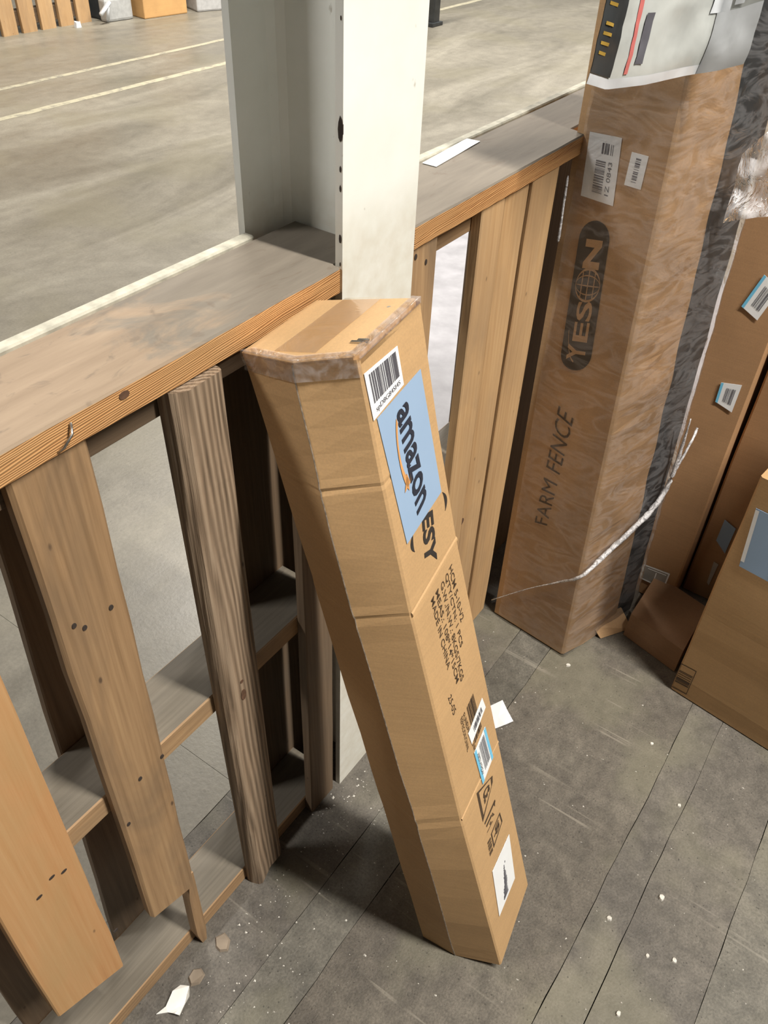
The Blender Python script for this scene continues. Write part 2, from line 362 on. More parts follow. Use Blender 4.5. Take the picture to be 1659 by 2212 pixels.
def spline(P, n=6):
    out = []
    for i in range(len(P)-1):
        a, b, c, d = P[max(i-1, 0)], P[i], P[i+1], P[min(i+2, len(P)-1)]
        for k in range(n):
            t = k/n; out.append(.5*((2*b)+(c-a)*t+(2*a-5*b+4*c-d)*t*t+(3*b-a-3*c+d)*t**3))
    return out+[P[-1]]

# ------------------------------------------------------------------ floor
floor = bevelled('floor', (-4, -5, -.15), (14, 11, -.009), M['joint'], None, 0); tag(floor, 'worn grey concrete warehouse floor cast in long strips', 'floor', kind='structure')
JO = [-5, -1.6, -.19, -.045, .024, .35, .435, .70, 11]
SM = ['floor_near', 'floor_smooth', 'floor_dark', 'floor_dark', 'floor_near', 'floor_smooth', 'floor_dark', 'floor_far']
def slab(y0, y1, x0, x1, mat):
    n = max(2, int((x1-x0)/.05)) if y1 < 1 else 60; g = .0003; A = []; B = []
    for i in range(n+1):
        x = x0+(x1-x0)*i/n; j = lambda y, s: y+.004*noise.noise(Vector((x*4, y*13, 0)))+.0022*noise.noise(Vector((x*17, y*13, 8)))+s*(g+.0013*max(0, .15+noise.noise(Vector((x*9, y*7, 3)))))
        A.append(Vector((x, j(y0, 1), 0))); B.append(Vector((x, j(y1, -1), 0)))
    v = []; f = []
    for a, b in zip(A, B): v += [a+Vector((0, 0, -.0095)), a, b, b+Vector((0, 0, -.0095))]
    for i in range(n):
        for k in range(3): f.append((4*i+k, 4*i+k+1, 4*i+5+k, 4*i+4+k))
    f += [(0, 1, 2, 3), (4*n+3, 4*n+2, 4*n+1, 4*n)]
    return mesh('floor_slab', v, f, M[mat], floor)
for a, b, s in zip(JO, JO[1:], SM):
    if a >= .7:
        slab(a, b, -4, .5854, s); slab(a, b, .5862, 14, s)
    else: slab(a, b, -4, 14, s)
def strip(name, y, wd, x0, x1, seed):
    A = []; f = []
    n = 90
    for i in range(n+1):
        x = x0+(x1-x0)*i/n; q = wd/2
        A += [Vector((x, y-q+.012*noise.noise(Vector((x*5, seed, 0))), .0008)), Vector((x, y+q+.012*noise.noise(Vector((x*5, seed, 5))), .0008))]
    for i in range(n): f.append((2*i, 2*i+2, 2*i+3, 2*i+1))
    return mesh(name, A, f, M['line'], floor)
strip('painted_line', 5.245, .05, -2, 12, 1); strip('painted_line', 4.71, .06, -2, 12, 9)
for nm, lo, hi in (('wall_back', (-4, 10.8, 0), (14, 11, 4)), ('wall_right', (13.8, -5, 0), (14, 10.8, 4))):
    tag(bevelled(nm, lo, hi, M['wallpaint'], None, 0), 'plain grey warehouse wall', 'wall', kind='structure')

# ------------------------------------------------------------------ steel column (I section)
t_, fx0, fx1, fy0, fy1, wx = .010, .708, .858, .535, .692, .779
prof = [(fx0, fy0), (fx1, fy0), (fx1, fy0+t_), (wx+.009+.008, fy0+t_), (wx+.009, fy0+t_+.008), (wx+.009, fy1-t_-.008), (wx+.017, fy1-t_), (fx1, fy1-t_), (fx1, fy1), (fx0, fy1),
        (fx0, fy1-t_), (wx-.016, fy1-t_), (wx-.005, fy1-t_-.004), (wx, fy1-t_-.014), (wx, fy0+t_+.014), (wx-.005, fy0+t_+.004), (wx-.016, fy0+t_), (fx0, fy0+t_)]
colm = thing('steel_column', ((fx0+fx1)/2, (fy0+fy1)/2, 0), 'white painted steel I-beam column with chipped flange edge, standing in the wooden fence', 'column')
R = [[Vector((x, y, z)) for x, y in prof] for z in (-.0, .5, 1.0, 1.5, 3.6)]
v, f = rings(R); mesh('column_shaft', v, f, M['column'], colm)
for px, h in (((737, 282), .024), ((738, 368), .007), ((737, 410), .007), ((736, 520), .010), ((739, 40), .004), ((735, 575), .005)):
    p = onY(px, fy0); z = p.z; vs = []
    n = 9
    for i in range(n):
        a = 2*math.pi*i/n; rr = 1+.5*noise.noise(Vector((a*2, z*30, 0)))
        vs.append(Vector((fx0-.0006, fy0+.003+.0034*math.cos(a)*min(1, h/.02), z+h/2*rr*math.sin(a))))
    vs += [q+Vector((.0012, 0, 0)) for q in vs]
    mesh('paint_chip', vs, [tuple(range(n)), tuple(range(2*n-1, n-1, -1))]+[(i, (i+1) % n, n+(i+1) % n, n+i) for i in range(n)], M['rust'], colm)

# ------------------------------------------------------------------ fence: top rails on two pallets stood on edge
YF, YB, ZB, TH = .536, .663, 1.0838, .0326
RB = [M['rail_edge'], M['dusty']]
def rail(name, outline, label):
    """outline: list of (x, y) walked round the board; extruded between z"""
    n = len(outline); c = Vector((sum(p[0] for p in outline)/n, (YF+YB)/2, ZB-TH/2)); rot = Matrix.Rotation(math.pi/2, 4, 'Y'); wm = Matrix.Translation(c) @ rot; iv = wm.inverted()
    bm = bmesh.new(); vs = [bm.verts.new(iv @ Vector((x, y, ZB-TH))) for x, y in outline]; fb = bm.faces.new(vs)
    ex = bmesh.ops.extrude_face_region(bm, geom=[fb]); up = iv.to_3x3() @ Vector((0, 0, TH))
    bmesh.ops.translate(bm, vec=up, verts=[e for e in ex['geom'] if isinstance(e, bmesh.types.BMVert)])
    bmesh.ops.recalc_face_normals(bm, faces=bm.faces); bmesh.ops.bevel(bm, geom=bm.edges[:], offset=.0022, segments=1, affect='EDGES')
    me = bpy.data.meshes.new(name); bm.to_mesh(me); bm.free()
    for x in RB: me.materials.append(x)
    for p in me.polygons:
        if (rot.to_3x3() @ p.normal).z > .6: p.material_index = 1
    return tag(link(bpy.data.objects.new(name, me), None, wm), label, 'board', 'top boards of the fence')
def subdiv(pts, st=.05, j=.0012):
    out = []
    for a, b in zip(pts, pts[1:]+pts[:1]):
        L = math.hypot(b[0]-a[0], b[1]-a[1]); n = max(1, int(L/st))
        for k in range(n):
            x, y = a[0]+(b[0]-a[0])*k/n, a[1]+(b[1]-a[1])*k/n
            out.append((x, y+(j*noise.noise(Vector((x*14, y*9, 2))) if 0 < k < n else 0)))
    return out
railL = rail('top_rail', subdiv([(-.7, YF), (fx0-.001, YF), (fx0-.001, fy0+t_+.001), (wx-.001, fy0+t_+.001), (wx-.001, YB), (-.7, YB)]), 'dusty wooden top board of the fence, butting the column where the slim carton leans')
railR = rail('top_rail', subdiv([(wx+.010, fy0+t_+.001), (fx1+.001, fy0+t_+.001), (fx1+.001, YF), (1.372, YF), (1.38, YF+.03), (1.9, YF+.03), (1.9, YB), (wx+.010, YB)]), 'dusty wooden top board of the fence with a torn white sticker')
def batten(x0, x1):
    return plank('cream_batten', x0, x1, YB+.003, YB+.019, ZB-.05, ZB+.002, M['cream'], None, axis='X', rough=.0015, seg=16)
tag(batten(-.7, fx0-.002), 'thin cream painted batten behind the sticker-free top board of the fence', 'batten', 'cream battens behind the fence')
tag(batten(fx1+.002, 1.9), 'thin cream painted batten behind the top board with the sticker', 'batten', 'cream battens behind the fence')
st = [onZ(p, ZB) for p in ((912, 354), (942, 362), (1037, 307), (1008, 301))]
sticker('torn_sticker', [st[0], st[1], st[2], st[3]], M['white_label'], railR, .0015)
p = onY((135, 948), YF)
tube('bent_nail', [p+Vector((-.008, .002, -.012)), p+Vector((-.004, -.006, -.004)), p+Vector((.006, -.007, .005)), p+Vector((.010, -.002, .012))], .0013, M['steel'], railL, 6)

S0, S1, B1 = .558, .648, .666           # stringer front / back, rear board back
palL = thing('wooden_pallet', (.3, .6, 0), 'wooden pallet stood on edge as a fence, broken front boards, beside the column', 'pallet', 'pallets stood on edge under the top boards')
for z0, z1, mt in ((0, .038, 'greywood'), (.512, .55, 'greywood'), (ZB-TH-.038, ZB-TH-.0005, 'shadewood')):
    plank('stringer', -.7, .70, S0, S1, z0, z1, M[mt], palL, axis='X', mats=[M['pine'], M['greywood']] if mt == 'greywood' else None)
brk = lambda s, j: (lambda a, b: s*a+j*noise.noise(Vector((a*60, b*60, 1))))
ZT = ZB-TH-.0006
plank('deck_board', .098, .200, .540, S0, .222, ZT, M['pine_orange'], palL, end0=brk(-.5, .012))
plank('deck_board', .262, .345, .540, S0, .217, ZT, M['pine'], palL, end0=brk(-.5, .012), ch=.004)
R = []
for z, xa, xb in ((0.0, .332, .341), (.04, .326, .3448), (.10, .3265, .345), (.17, .328, .3452), (.235, .337, .3452)):
    R.append([Vector((xa, .541, z)), Vector((xb, .5405, z)), Vector((xb, S0-.0003, z)), Vector((xa, S0-.0003, z))])
v, f = rings(R); lmesh('splinter', v, f, M['pine'], palL)
# weathered post, rounded
cs = []
x0, x1, y0, y1 = .436, .502, .526, S0-.0003
for cx, cy, r, a0 in ((x0+.018, y0+.018, .018, 180), (x1-.007, y0+.007, .007, 270), (x1-.003, y1-.003, .003, 0), (x0+.006, y1-.006, .006, 90)):
    for k in range(5): a = math.radians(a0+90*k/4); cs.append((cx+r*math.cos(a), cy+r*math.sin(a)))
R = []; n = 40
for k in range(n+1):
    z = ZT*k/n; s = k/n; R.append([])
    for i, (x, y) in enumerate(cs):
        g = .0022*noise.noise(Vector((i*1.7, z*2.2, 4)))+.0012*noise.noise(Vector((i*.9, z*9, 9)))
        zz = z
        if k == 0: zz = max(0, .075*(x-x0)/(x1-x0)-.012)
        R[-1].append(Vector((x+.022*(1-s)+(g if y < y1-.004 else 0), min(y1, y+(g if y < y1-.004 else 0)), zz)))
v, f = rings(R); lmesh('weathered_post', v, f, M['weathered'], palL)
plank('deck_board', .628, .694, .540, S0, .002, ZT, M['shadewood'], palL)  # dark tone stands in for the leaning carton's shadow on this board
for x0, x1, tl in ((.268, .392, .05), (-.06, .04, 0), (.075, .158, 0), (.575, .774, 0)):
    plank('rear_board', x0, x1, S1, B1-.004, .002, ZT, M['shadewood'], palL, tilt=(tl, 0))

palR = thing('wooden_pallet', (1.1, .6, 0), 'wooden pallet stood on edge as a fence, boards set close together, beside the wrapped carton', 'pallet', 'pallets stood on edge under the top boards')
for z0, z1 in ((0, .038), (.512, .55), (ZB-TH-.038, ZB-TH-.0005)):
    plank('stringer', .862, 1.318, S0, S1, z0, z1, M['pine_fresh'], palR, axis='X', mats=[M['pine'], M['greywood']])
for x0, x1, mt, dy in ((.862, .926, 'pine', 0), (1.046, 1.112, 'pine_fresh', 0), (1.120, 1.198, 'pine_fresh', .004), (1.204, 1.296, 'pine_fresh', 0)):
    plank('deck_board', x0, x1, .540+dy, S0, .002, ZT, M[mt], palR)
for x0, x1 in ((1.236, 1.317),):
    plank('rear_board', x0, x1, S1, B1-.004, .002, ZT, M['shadewood'], palR)
plank('gap_filler', 1.322, 1.80, .615, .655, .002, ZT, M['shadewood'], palR)  # added dark panel that keeps the gap beside the wrapped carton black
# white plastic sheet behind the right pallet
v = []; f = []; nx, nz = 40, 30
for k in range(nz+1):
    for i in range(nx+1):
        x = 1.65+1.9*i/nx; y = .85+1.12*k/nz+.05*noise.noise(Vector((x*2, k*.1, 0)))
        v.append(Vector((x, y, .004+.02*abs(noise.noise(Vector((x*4, y*9, 0))))+.006*abs(noise.noise(Vector((x*13, y*21, 5)))))))
for k in range(nz):
    for i in range(nx): a = k*(nx+1)+i; f.append((a, a+1, a+nx+2, a+nx+1))
o = lmesh('plastic_sheet', v, f, M['white_sheet'], None, smooth=True); tag(o, 'crumpled white plastic sheet spread on the floor behind the pallet, seen through its gap', 'plastic sheet')
o.modifiers.new('t', 'SOLIDIFY').thickness = -.002

def knot(px, y, rx, rz, parent, name='nail_hole', mat='rust'):
    c = onY(px, y); n = 10; P = [Vector((rx*math.cos(2*math.pi*i/n)*(1+.25*noise.noise(Vector((i, px[0], 0)))), 0, rz*math.sin(2*math.pi*i/n))) for i in range(n)]
    v = [c+p+Vector((0, -.0006, 0)) for p in P]+[c+p+Vector((0, .001, 0)) for p in P]
    lmesh(name, v, [tuple(range(n)), tuple(range(2*n-1, n-1, -1))]+[(i, (i+1) % n, n+(i+1) % n, n+i) for i in range(n)], M[mat], parent)
M['knot'] = flat('dark_wood_knot', (.10, .05, .028), .8, var=.4, scale=90)
for px in ((160, 1352), (183, 1356), (240, 1312), (350, 1634), (303, 1682), (278, 1780)): knot(px, .5397, .0028, .0034, palL)
for px in ((112, 1895), (138, 1882), (85, 1938), (250, 2010)): knot(px, .5397, .004, .0022, palL)
knot((526, 1500), .5255, .005, .011, palL, 'knot', 'knot'); knot((522, 1472), .5255, .003, .003, palL, 'knot', 'knot')
knot((268, 853), YF-.0002, .006, .004, railL, 'knot', 'knot')
knot((996, 1128), .5438, .010, .009, palR, 'knot', 'knot')
knot((898, 555), .5397, .003, .004, palR); knot((920, 566), .5397, .0025, .004, palR)

# ------------------------------------------------------------------ leaning slim carton
nF = Vector((.0977, -.9611, .2584)).normalized(); D0 = Vector((.5836, .1112, .0363)); AZ = Vector((-.0402, .2556, .9659)).normalized()
Dp = [(1082, 2085), (997, 1773), (889, 1331), (828, 1050), (773, 768)]; Cp = [(1141, 1908), (1077, 1600), (987, 1162), (945, 905), (908, 642)]
Mp = [(983, 2064), (900, 1782), (766, 1339), (692, 1064), (629, 780)]
Dk = [onP(p, D0, nF) for p in Dp]; Ck = [onP(p, D0, nF) for p in Cp]; Mk = [onP(p, d, AZ) for p, d in zip(Mp, Dk)]
Abot = onZ((912, 2022), .0015); Atop = onP((521, 758), Dk[-1], AZ); Atop.y = min(Atop.y, YF-.004)
s0, s1 = Dk[0].dot(AZ), Dk[-1].dot(AZ)
Ak = [lerp(Abot, Atop, (d.dot(AZ)-s0)/(s1-s0)) for d in Dk]
Bk = [a+(c-d) for a, c, d in zip(Ak, Ck, Dk)]
for b in Bk: b.y = min(b.y, YF-.003)
Bk[0].z = .003; Bk[-1].y = min(Bk[-1].y, fy0-.004)
carton = thing('leaning_carton', (.62, .18, 0), 'long slim tan carton with a pale blue label, leaning against the fence and column', 'carton')
def carton_ring(k, t):
    def q(L):
        return lerp(L[k], L[k+1], t) if k < 4 else L[4].copy()
    return [q(Ak), q(Mk), q(Dk), q(Ck), q(Bk)]
ax_s = -nF
KR = []
for k in range(4):
    for t in (0, .03, .10, .3, .5, .7, .90, .97):
        r = carton_ring(k, t); cen = sum(r, Vector())/5; cr = 0.
        if k > 0 and t == 0: cr = .0012
        elif k > 0 and t == .03 or (k < 3 and t == .97): cr = -.0004
        if t not in (0, .03, .97):
            for i, am in ((0, .0015), (1, .0025)): r[i] = r[i]+Vector((am*noise.noise(r[i]*11), am*noise.noise(r[i]*11+Vector((5, 0, 0))), 0))
        for i in (1, 2): r[i] = r[i]+(cen-r[i]).normalized()*cr*(1. if i == 1 else .55)
        KR.append(r)
KR.append(carton_ring(4, 0))
# chamfered cross-section
def chamfer(r, c=.0022):
    out = []
    for i in range(5):
        a, b, d = r[i-1], r[i], r[(i+1) % 5]
        if i == 1: out.append(b); continue
        out += [b+(a-b).normalized()*c, b+(d-b).normalized()*c]
    return out
def inset(r, d):
    c = sum(r, Vector())/len(r); return [p+(c-p).normalized()*d for p in r]
RR = [inset(chamfer(KR[0]), .004)]+[chamfer(q) for q in KR[:-1]]
topr = [p-AZ*.010 for p in chamfer(KR[-1])]; RR.append(topr)
RR[0] = [p-AZ*.0004 for p in RR[0]]
for r in RR[:2]:
    for p in r: p.z = max(p.z, .0012)
v, f = rings(RR); lmesh('carton_body', v, f, M['card'], carton)
tr = KR[-1]; A, Mm, D, C, B = tr
dcs = (A-D).normalized()
lid = [A, Mm+(D-Mm)*.02, D+dcs*.006, C+dcs*.006, B]; lidr = []
for h, ins in ((-.0105, .0005), (-.002, 0.), (0., .0025)):
    lidr.append([p+AZ*h for p in inset(lid, ins)])
v, f = rings(lidr); lmesh('top_flap', v, f, M['card'], carton)
# seam of the glued side flap along the ridge, raw corrugated edge
R = []
for r in KR[:-1]:
    out = (r[1]-(r[0]+r[2])/2).normalized(); al = (r[2]-r[1]).normalized(); b = r[1]+out*.0006
    R.append([b-al*.0006, b+out*.0007, b+al*.0010+out*.0001, b+al*.0006-out*.001])
v, f = rings(R); lmesh('seam_edge', v, f, M['card_edge'], carton)
# wrinkled clear tape round the top
def wrap(name, path, down, ns, nd, mat, parent, off=.002, amp=.0025, frq=60, close=False):
    v = []; f = []
    for j in range(nd+1):
        for i in range(ns+1):
            p = path(i/ns, j/nd); n = noise.noise(p*frq)+.6*noise.noise(p*frq*2.3)
            v.append((p, n))
    P = [a for a, _ in v]; c = sum(P, Vector())/len(P)
    bmv = []
    for (p, n) in v:
        bmv.append(p+(down(p) if callable(down) else down)*(off+amp*n))
    for j in range(nd):
        for i in range(ns): a = j*(ns+1)+i; f.append((a, a+1, a+ns+2, a+ns+1))
    return lmesh(name, bmv, f, mat, parent, smooth=True)
def poly_at(P, t):
    L = [(b-a).length for a, b in zip(P, P[1:])]; s = t*sum(L)
    for (a, b), l in zip(zip(P, P[1:]), L):
        if s <= l+1e-9: return lerp(a, b, s/l)
        s -= l
    return P[-1]
cenT = sum(tr, Vector())/5
side = [A, Mm, D]; low = carton_ring(3, .84)
def tape_path(u, w_):
    a = poly_at([A, Mm, D], u); b = poly_at([low[0], low[1], low[2]], u)
    if w_ < .4: t = w_/.4; c0 = lerp(a, cenT, .17); return lerp(c0, a, t)
    return lerp(a, b, (w_-.4)/.6)
def tape_dir(p):
    d = (p-cenT); d -= AZ*d.dot(AZ); return (d.normalized()*.8+AZ*.6).normalized()
wrap('clear_tape', tape_path, tape_dir, 60, 26, M['film_tape'], carton, .0022, .0016, 75)
def tape2(u, w_):
    a = lerp(D, C, u); return lerp(a+dcs*.012, a, w_/.5) if w_ < .5 else lerp(a, lerp(low[2], low[3], u), (w_-.5)/.5*.25)
wrap('clear_tape', tape2, (nF*.7+AZ*.7).normalized(), 40, 14, M['film_tape'], carton, .0018, .0014, 90)
wrap('clear_tape', lambda u, w_: lerp(lerp(lerp(A, D, .30), lerp(B, C, .30), u), lerp(lerp(A, D, .66), lerp(B, C, .66), u), w_), AZ, 20, 8, film('flat_packing_tape', (.95, .88, .78), .02, .03, .15, (9, 9, 9), .10, spec=.3), carton, .0012, .0004, 30)
for px in ((837, 666), (852, 663), (759, 740), (774, 736)):
    p = onP(px, A+AZ*.001, AZ); d = dcs*.012; sd = (C-D).normalized()*.0016
    v = [p-sd, p+sd, p+sd-d, p-sd-d]; v += [q+AZ*.0018 for q in v]
    lmesh('staple', v, [(0, 1, 2, 3), (4, 5, 6, 7), (0, 1, 5, 4), (1, 2, 6, 5), (2, 3, 7, 6), (3, 0, 4, 7)], M['steel'], carton)
HF = lambda p: onP(p, D0, nF)
for k in (1, 2):
    a, b = Dk[k]+(Ck[k]-Dk[k])*.01, Ck[k]-(Ck[k]-Dk[k])*.01; R = []
    for i in range(9):
        p = lerp(a, b, i/8); h = .0016 if k == 2 else .0009; q = .0042 if k == 2 else .0025
        R.append([p-AZ*q-nF*.0006, p-AZ*q*.3+nF*h, p+AZ*q*.35+nF*h*.8, p+AZ*q-nF*.0006])
    v, f = rings(R); lmesh('fold_ridge', v, f, M['card'], carton)
# barcode label
Q = [HF(p) for p in ((805, 909), (870, 830), (856, 747), (784, 808))]      # low-left, low-right, high-right, high-left
lb = sticker('barcode_label', Q, M['white_label'], carton, .0014)
prints('barcode', bars(26, 3, .3, .93, .1, .93), Q, M['greyink'], lb, .0019)
prints('label_text', [[(.12+.78*a, .07+.15*b) for a, b in p] for p in text_polys('spD8G84SI4S')], Q, M['greyink'], lb, .0019)
# blue label
Q = [HF(p) for p in ((878, 1175), (952, 1062), (907, 797), (813, 905))]
lb = sticker('blue_label', Q, M['blue_label'], carton, .0010, 'pale blue paper label with a dark wordmark')
Q2 = [HF(p) for p in ((853, 893), (899, 1114), (920, 1071), (877, 862))]   # reads down the box: start/baseline, end/baseline, end/top, start/top
prints('wordmark', text_polys('amazon', .022), Q2, M['navy'], lb, .0018)
Q3 = [HF(p) for p in ((842, 920), (869, 1070), (888, 1035), (861, 905))]
prints('smile', arc(.5, 1.25, .62, 215, 322, .05, .105, 16, 1.0)+[[(.80, .62), (.99, .78), (1.0, .15)], [(.99, .78), (.86, .90), (.97, .93)]], Q3, M['orange_ink'], lb, .0018)
# printed logo and text, read down the box
Q = [HF(p) for p in ((910, 1116), (918, 1226), (944, 1208), (934, 1100))]
prints('printed_logo', text_polys('ESY', .035), Q, M['ink'], carton, .0006)
Q = [HF(p) for p in ((893, 1120), (900, 1205), (962, 1130), (950, 1050))]
prints('logo_arc', arc(.45, .5, .53, 62, 118, .045, .045, 14, .62), Q, M['ink'], carton, .0005)
prints('logo_arc', arc(.55, .5, .53, 242, 298, .045, .045, 14, .62), Q, M['ink'], carton, .0005)
TL = [('HCM 5-10-V2', (969, 1229), (995, 1345)), ('QTY/CTN: 1 PCS', (960, 1246), (993, 1402)), ('G.W./N.W.: 8KGS/7KGS', (951, 1263), (995, 1474)), ('MEAS.: 108*14*15CM', (940, 1281), (985, 1478)), ('MADE IN CHINA', (930, 1298), (966, 1448))]
for s, a, b in TL:
    up = (6.5, -12); Q = [HF(a), HF(b), HF((b[0]+up[0], b[1]+up[1])), HF((a[0]+up[0], a[1]+up[1]))]
    prints('printed_text', text_polys(s, .004), Q, M['brown_ink'], carton, .0006)
Q = [HF(p) for p in ((967, 1507), (979, 1547), (985, 1533), (974, 1498))]
prints('printed_text', text_polys('25-05'), Q, M['brown_ink'], carton, .0006)
k8 = lambda x, y: (850+x*.2486, 1450+y*.2486)
Q = [HF(k8(*p)) for p in ((633, 318), (708, 628), (765, 480), (690, 190))]
prints('printed_barcode', [[(b, a) for a, b in p] for p in bars(14, 8)], Q, M['brown_ink'], carton, .0005)
for s, q in (('FUNEIAUIFNCNHDE', ((600, 395), (720, 760), (735, 715), (615, 350))), ('REP/EC/DK/CN/NL', ((578, 425), (640, 705), (655, 665), (595, 385)))):
    prints('printed_text', text_polys(s), [HF(k8(*p)) for p in q], M['brown_ink'], carton, .0005)
Q = [HF(k8(*p)) for p in ((645, 545), (675, 632), (795, 310), (765, 230))]
lb = sticker('barcode_label', Q, M['white_label'], carton, .0012)
prints('barcode', [[(b, a) for a, b in p] for p in bars(16, 21, .25, .7, .25, .85)], Q, M['greyink'], lb, .0017)
Q = [HF(k8(*p)) for p in ((770, 982), (860, 742), (790, 480), (695, 712))]
lb = sticker('barcode_label', Q, M['white_label'], carton, .0012, 'white barcode label with cyan borders')
prints('label_border', [rect(0, 0, 0.16, 1)]+[rect(.86, 0, 1, 1)], [Q[0], Q[3], Q[2], Q[1]] and [Q[0], Q[1], Q[2], Q[3]], M['cyan'], lb, .0015)
prints('barcode', bars(24, 5, .16, .93, .36, .82), Q, M['greyink'], lb, .0017)
Q4 = [HF(k8(*p)) for p in ((718, 720), (762, 905), (778, 880), (736, 695))]
prints('label_text', text_polys('X002I1ATMZAV'), Q4, M['ink'], lb, .0018)
Q = [HF(k8(*p)) for p in ((720, 1060), (775, 1310), (860, 960), (858, 905))]
prints('handling_mark', frame(0, 0, 1, 1, .07, .12)+[[(.25+.5*a, .3+.45*b) for a, b in p] for p in text_polys('CE', .04)], Q, M['brown_ink'], carton, .0005)
Q = [HF(k8(*p)) for p in ((785, 1330), (815, 1445), (925, 1220), (880, 1110))]
prints('handling_mark', [rect(0, .05, .12, .98), [(0, 1), (.3, .86), (.1, .82)], rect(.3, .1, .42, .55), [(.3, .62), (.6, .7), (.5, .55)], rect(.55, .3, .66, .42), rect(.7, .05, .74, .5)], Q, M['brown_ink'], carton, .0005)
Q = [HF(k8(*p)) for p in ((845, 1415), (870, 1535), (945, 1300), (922, 1225))]
prints('handling_mark', frame(0, 0, 1, 1, .09, .08)+[[(.2+.6*a, .2+.55*b) for a, b in p] for p in text_polys('up', .03)], Q, M['brown_ink'], carton, .0005)
Q = [HF(k8(*p)) for p in ((815, 1490), (838, 1615), (865, 1560), (842, 1440))]
prints('printed_barcode', bars(10, 40), Q, M['brown_ink'], carton, .0005)
Q = [HF(k8(*p)) for p in ((915, 2130), (1050, 1795), (1000, 1415), (855, 1740))]
lb = sticker('torn_label', Q, M['white_label'], carton, .0012, 'white label torn and smudged with black')
_r = random.Random(4)
prints('label_smudge', [[(u+.03*_r.random(), w2), (u+(.26-.36*w2)+.05*_r.random(), w2+.01), (u+(.28-.36*w2)+.05*_r.random(), w2+.035), (u+.03*_r.random(), w2+.04)] for u, w2 in [(.30+.22*t+.05*_r.random(), .08+.62*t) for t in [i/15 for i in range(16)]]]+0*[[(.3, .10), (.45, .16), (.42, .36), (.36, .30)], [(.40, .30), (.52, .36), (.50, .50), (.44, .47)], [(.47, .48), (.52, .5), (.55, .72), (.52, .70)], [(.2, .55), (.55, .62), (.5, .8), (.22, .72)]], Q, M['greyink'], lb, .0017)

# ------------------------------------------------------------------ tall wrapped carton
BL, BF = onZ((1068, 1322), .004), onZ((1215, 1414), .004); TV = Vector((.075, .012, 1.2))
gN = (BF-BL).cross(TV).normalized()
WF = lambda p: onP(p, BL, gN)
def edge(a, b, z):
    A_, B_ = WF(a), WF(b); return lerp(A_, B_, (z-A_.z)/(B_.z-A_.z))
dirR = Vector((.95, -.30, 0)).normalized()
rN = dirR.cross(Vector((0, 0, 1)))
def c_edge(z):
    def one(px, fz):
        Fp = edge((1215, 1414), (1490, 150), fz); n = dirR.cross(edge((1215, 1414), (1490, 150), fz+.2)-Fp).normalized(); return onP(px, Fp, n)
    a, b = one((1354, 1227), .2), one((1600, 180), 1.1); return lerp(a, b, (z-a.z)/(b.z-a.z))
tall = thing('tall_carton', (1.38, .40, 0), 'tall worn brown carton with a black oval logo, bound in clear stretch film', 'carton')
RR = []; zs = [.004+i*.015 for i in range(95)]
def tall_ring(z):
    L_ = edge((1068, 1322), (1265, 180), z); F_ = edge((1215, 1414), (1490, 150), z); C_ = c_edge(z); return [L_, F_, C_, L_+(C_-F_)]
for i, z in enumerate(zs):
    L_, F_, C_, K_ = tall_ring(z)
    j = .004*noise.noise(Vector((z*9, 1, 0))); k = .006*noise.noise(Vector((z*13, 7, 0)))
    nr = (C_-F_).cross(Vector((0, 0, 1))).normalized(); nr = nr if nr.y < 0 else -nr
    C_ = C_+nr*k*.6; F2 = lerp(F_, C_, .35)+nr*(.006-.012*abs(noise.noise(Vector((z*17, 3, 0))))); F3 = lerp(F_, C_, .68)+nr*(.006-.012*abs(noise.noise(Vector((z*17+.3, 3.3, 0)))))
    c_ = .004
    RR.append([L_, F_+(L_-F_).normalized()*c_, F_+(C_-F_).normalized()*c_, F2, F3, C_, K_])
v, f = rings(RR); lmesh('carton_body', v, f, M['card_worn'], tall)
# logo: black oval with the name in bare cardboard
k2 = lambda x, y: (1100+x*.2411, 450+y*.2411)
Q = [WF(k2(*p)) for p in ((905, 180), (745, 1400), (480, 1420), (660, 170))]     # walks up? order fixed below
QL = [WF(k2(715, 1470)), WF(k2(925, 130)), WF(k2(655, 90)), WF(k2(445, 1430))]   # start/low, end/low, end/high, start/high (reads upward)
asp = (QL[1]-QL[0]).length/(QL[3]-QL[0]).length
pill = []
n = 16; r = .5
P = [(1-r/asp+r/asp*math.cos(a), .5+.5*math.sin(a)) for a in [math.radians(-90+180*i/n) for i in range(n+1)]]+[(r/asp+r/asp*math.cos(a), .5+.5*math.sin(a)) for a in [math.radians(90+180*i/n) for i in range(n+1)]]
prints('logo_oval', [P], QL, M['ink'], tall, .0010)
def sub(polys, u0, v0, u1, v1): return [[(u0+(u1-u0)*a, v0+(v1-v0)*b) for a, b in p] for p in polys]
word = sub(text_polys('Y', .03), .075, .2, .19, .80)+sub(text_polys('ES', .02), .21, .2, .49, .70)+sub(text_polys('N', .05), .70, .2, .885, .74)
rr = .105
word += arc(.595, .47, rr, 0, 360, .008, .0081, 24, rr*asp*.88)
for q in (-.5, 0, .5):
    w_ = math.sqrt(1-q*q)*rr; word.append(rect(.595-w_, .47+q*rr*asp*.88-.015, .595+w_, .47+q*rr*asp*.88+.015))
    word += arc(.595, .47, max(.004, abs(q)*rr*1.2), 90 if q <= 0 else -90, 270 if q <= 0 else 90, .004, .0041, 10, rr*asp*.88)
word += arc(.36, .5, .30, 105, 172, .006, .0061, 14, .36)
prints('logo_letters', word, QL, M['card_worn'], tall, .0016)
k3 = lambda x, y: (1040+x*.2532, 900+y*.2532)
Qt = [WF(k3(545, 935)), WF((1236, 872)), WF((1205, 862)), WF(k3(460, 890))]
Qt = [WF(k3(560, 930)), WF((1240, 905)), WF((1207, 875)), WF(k3(455, 900))]
fq = quad_map(Qt, 0.)
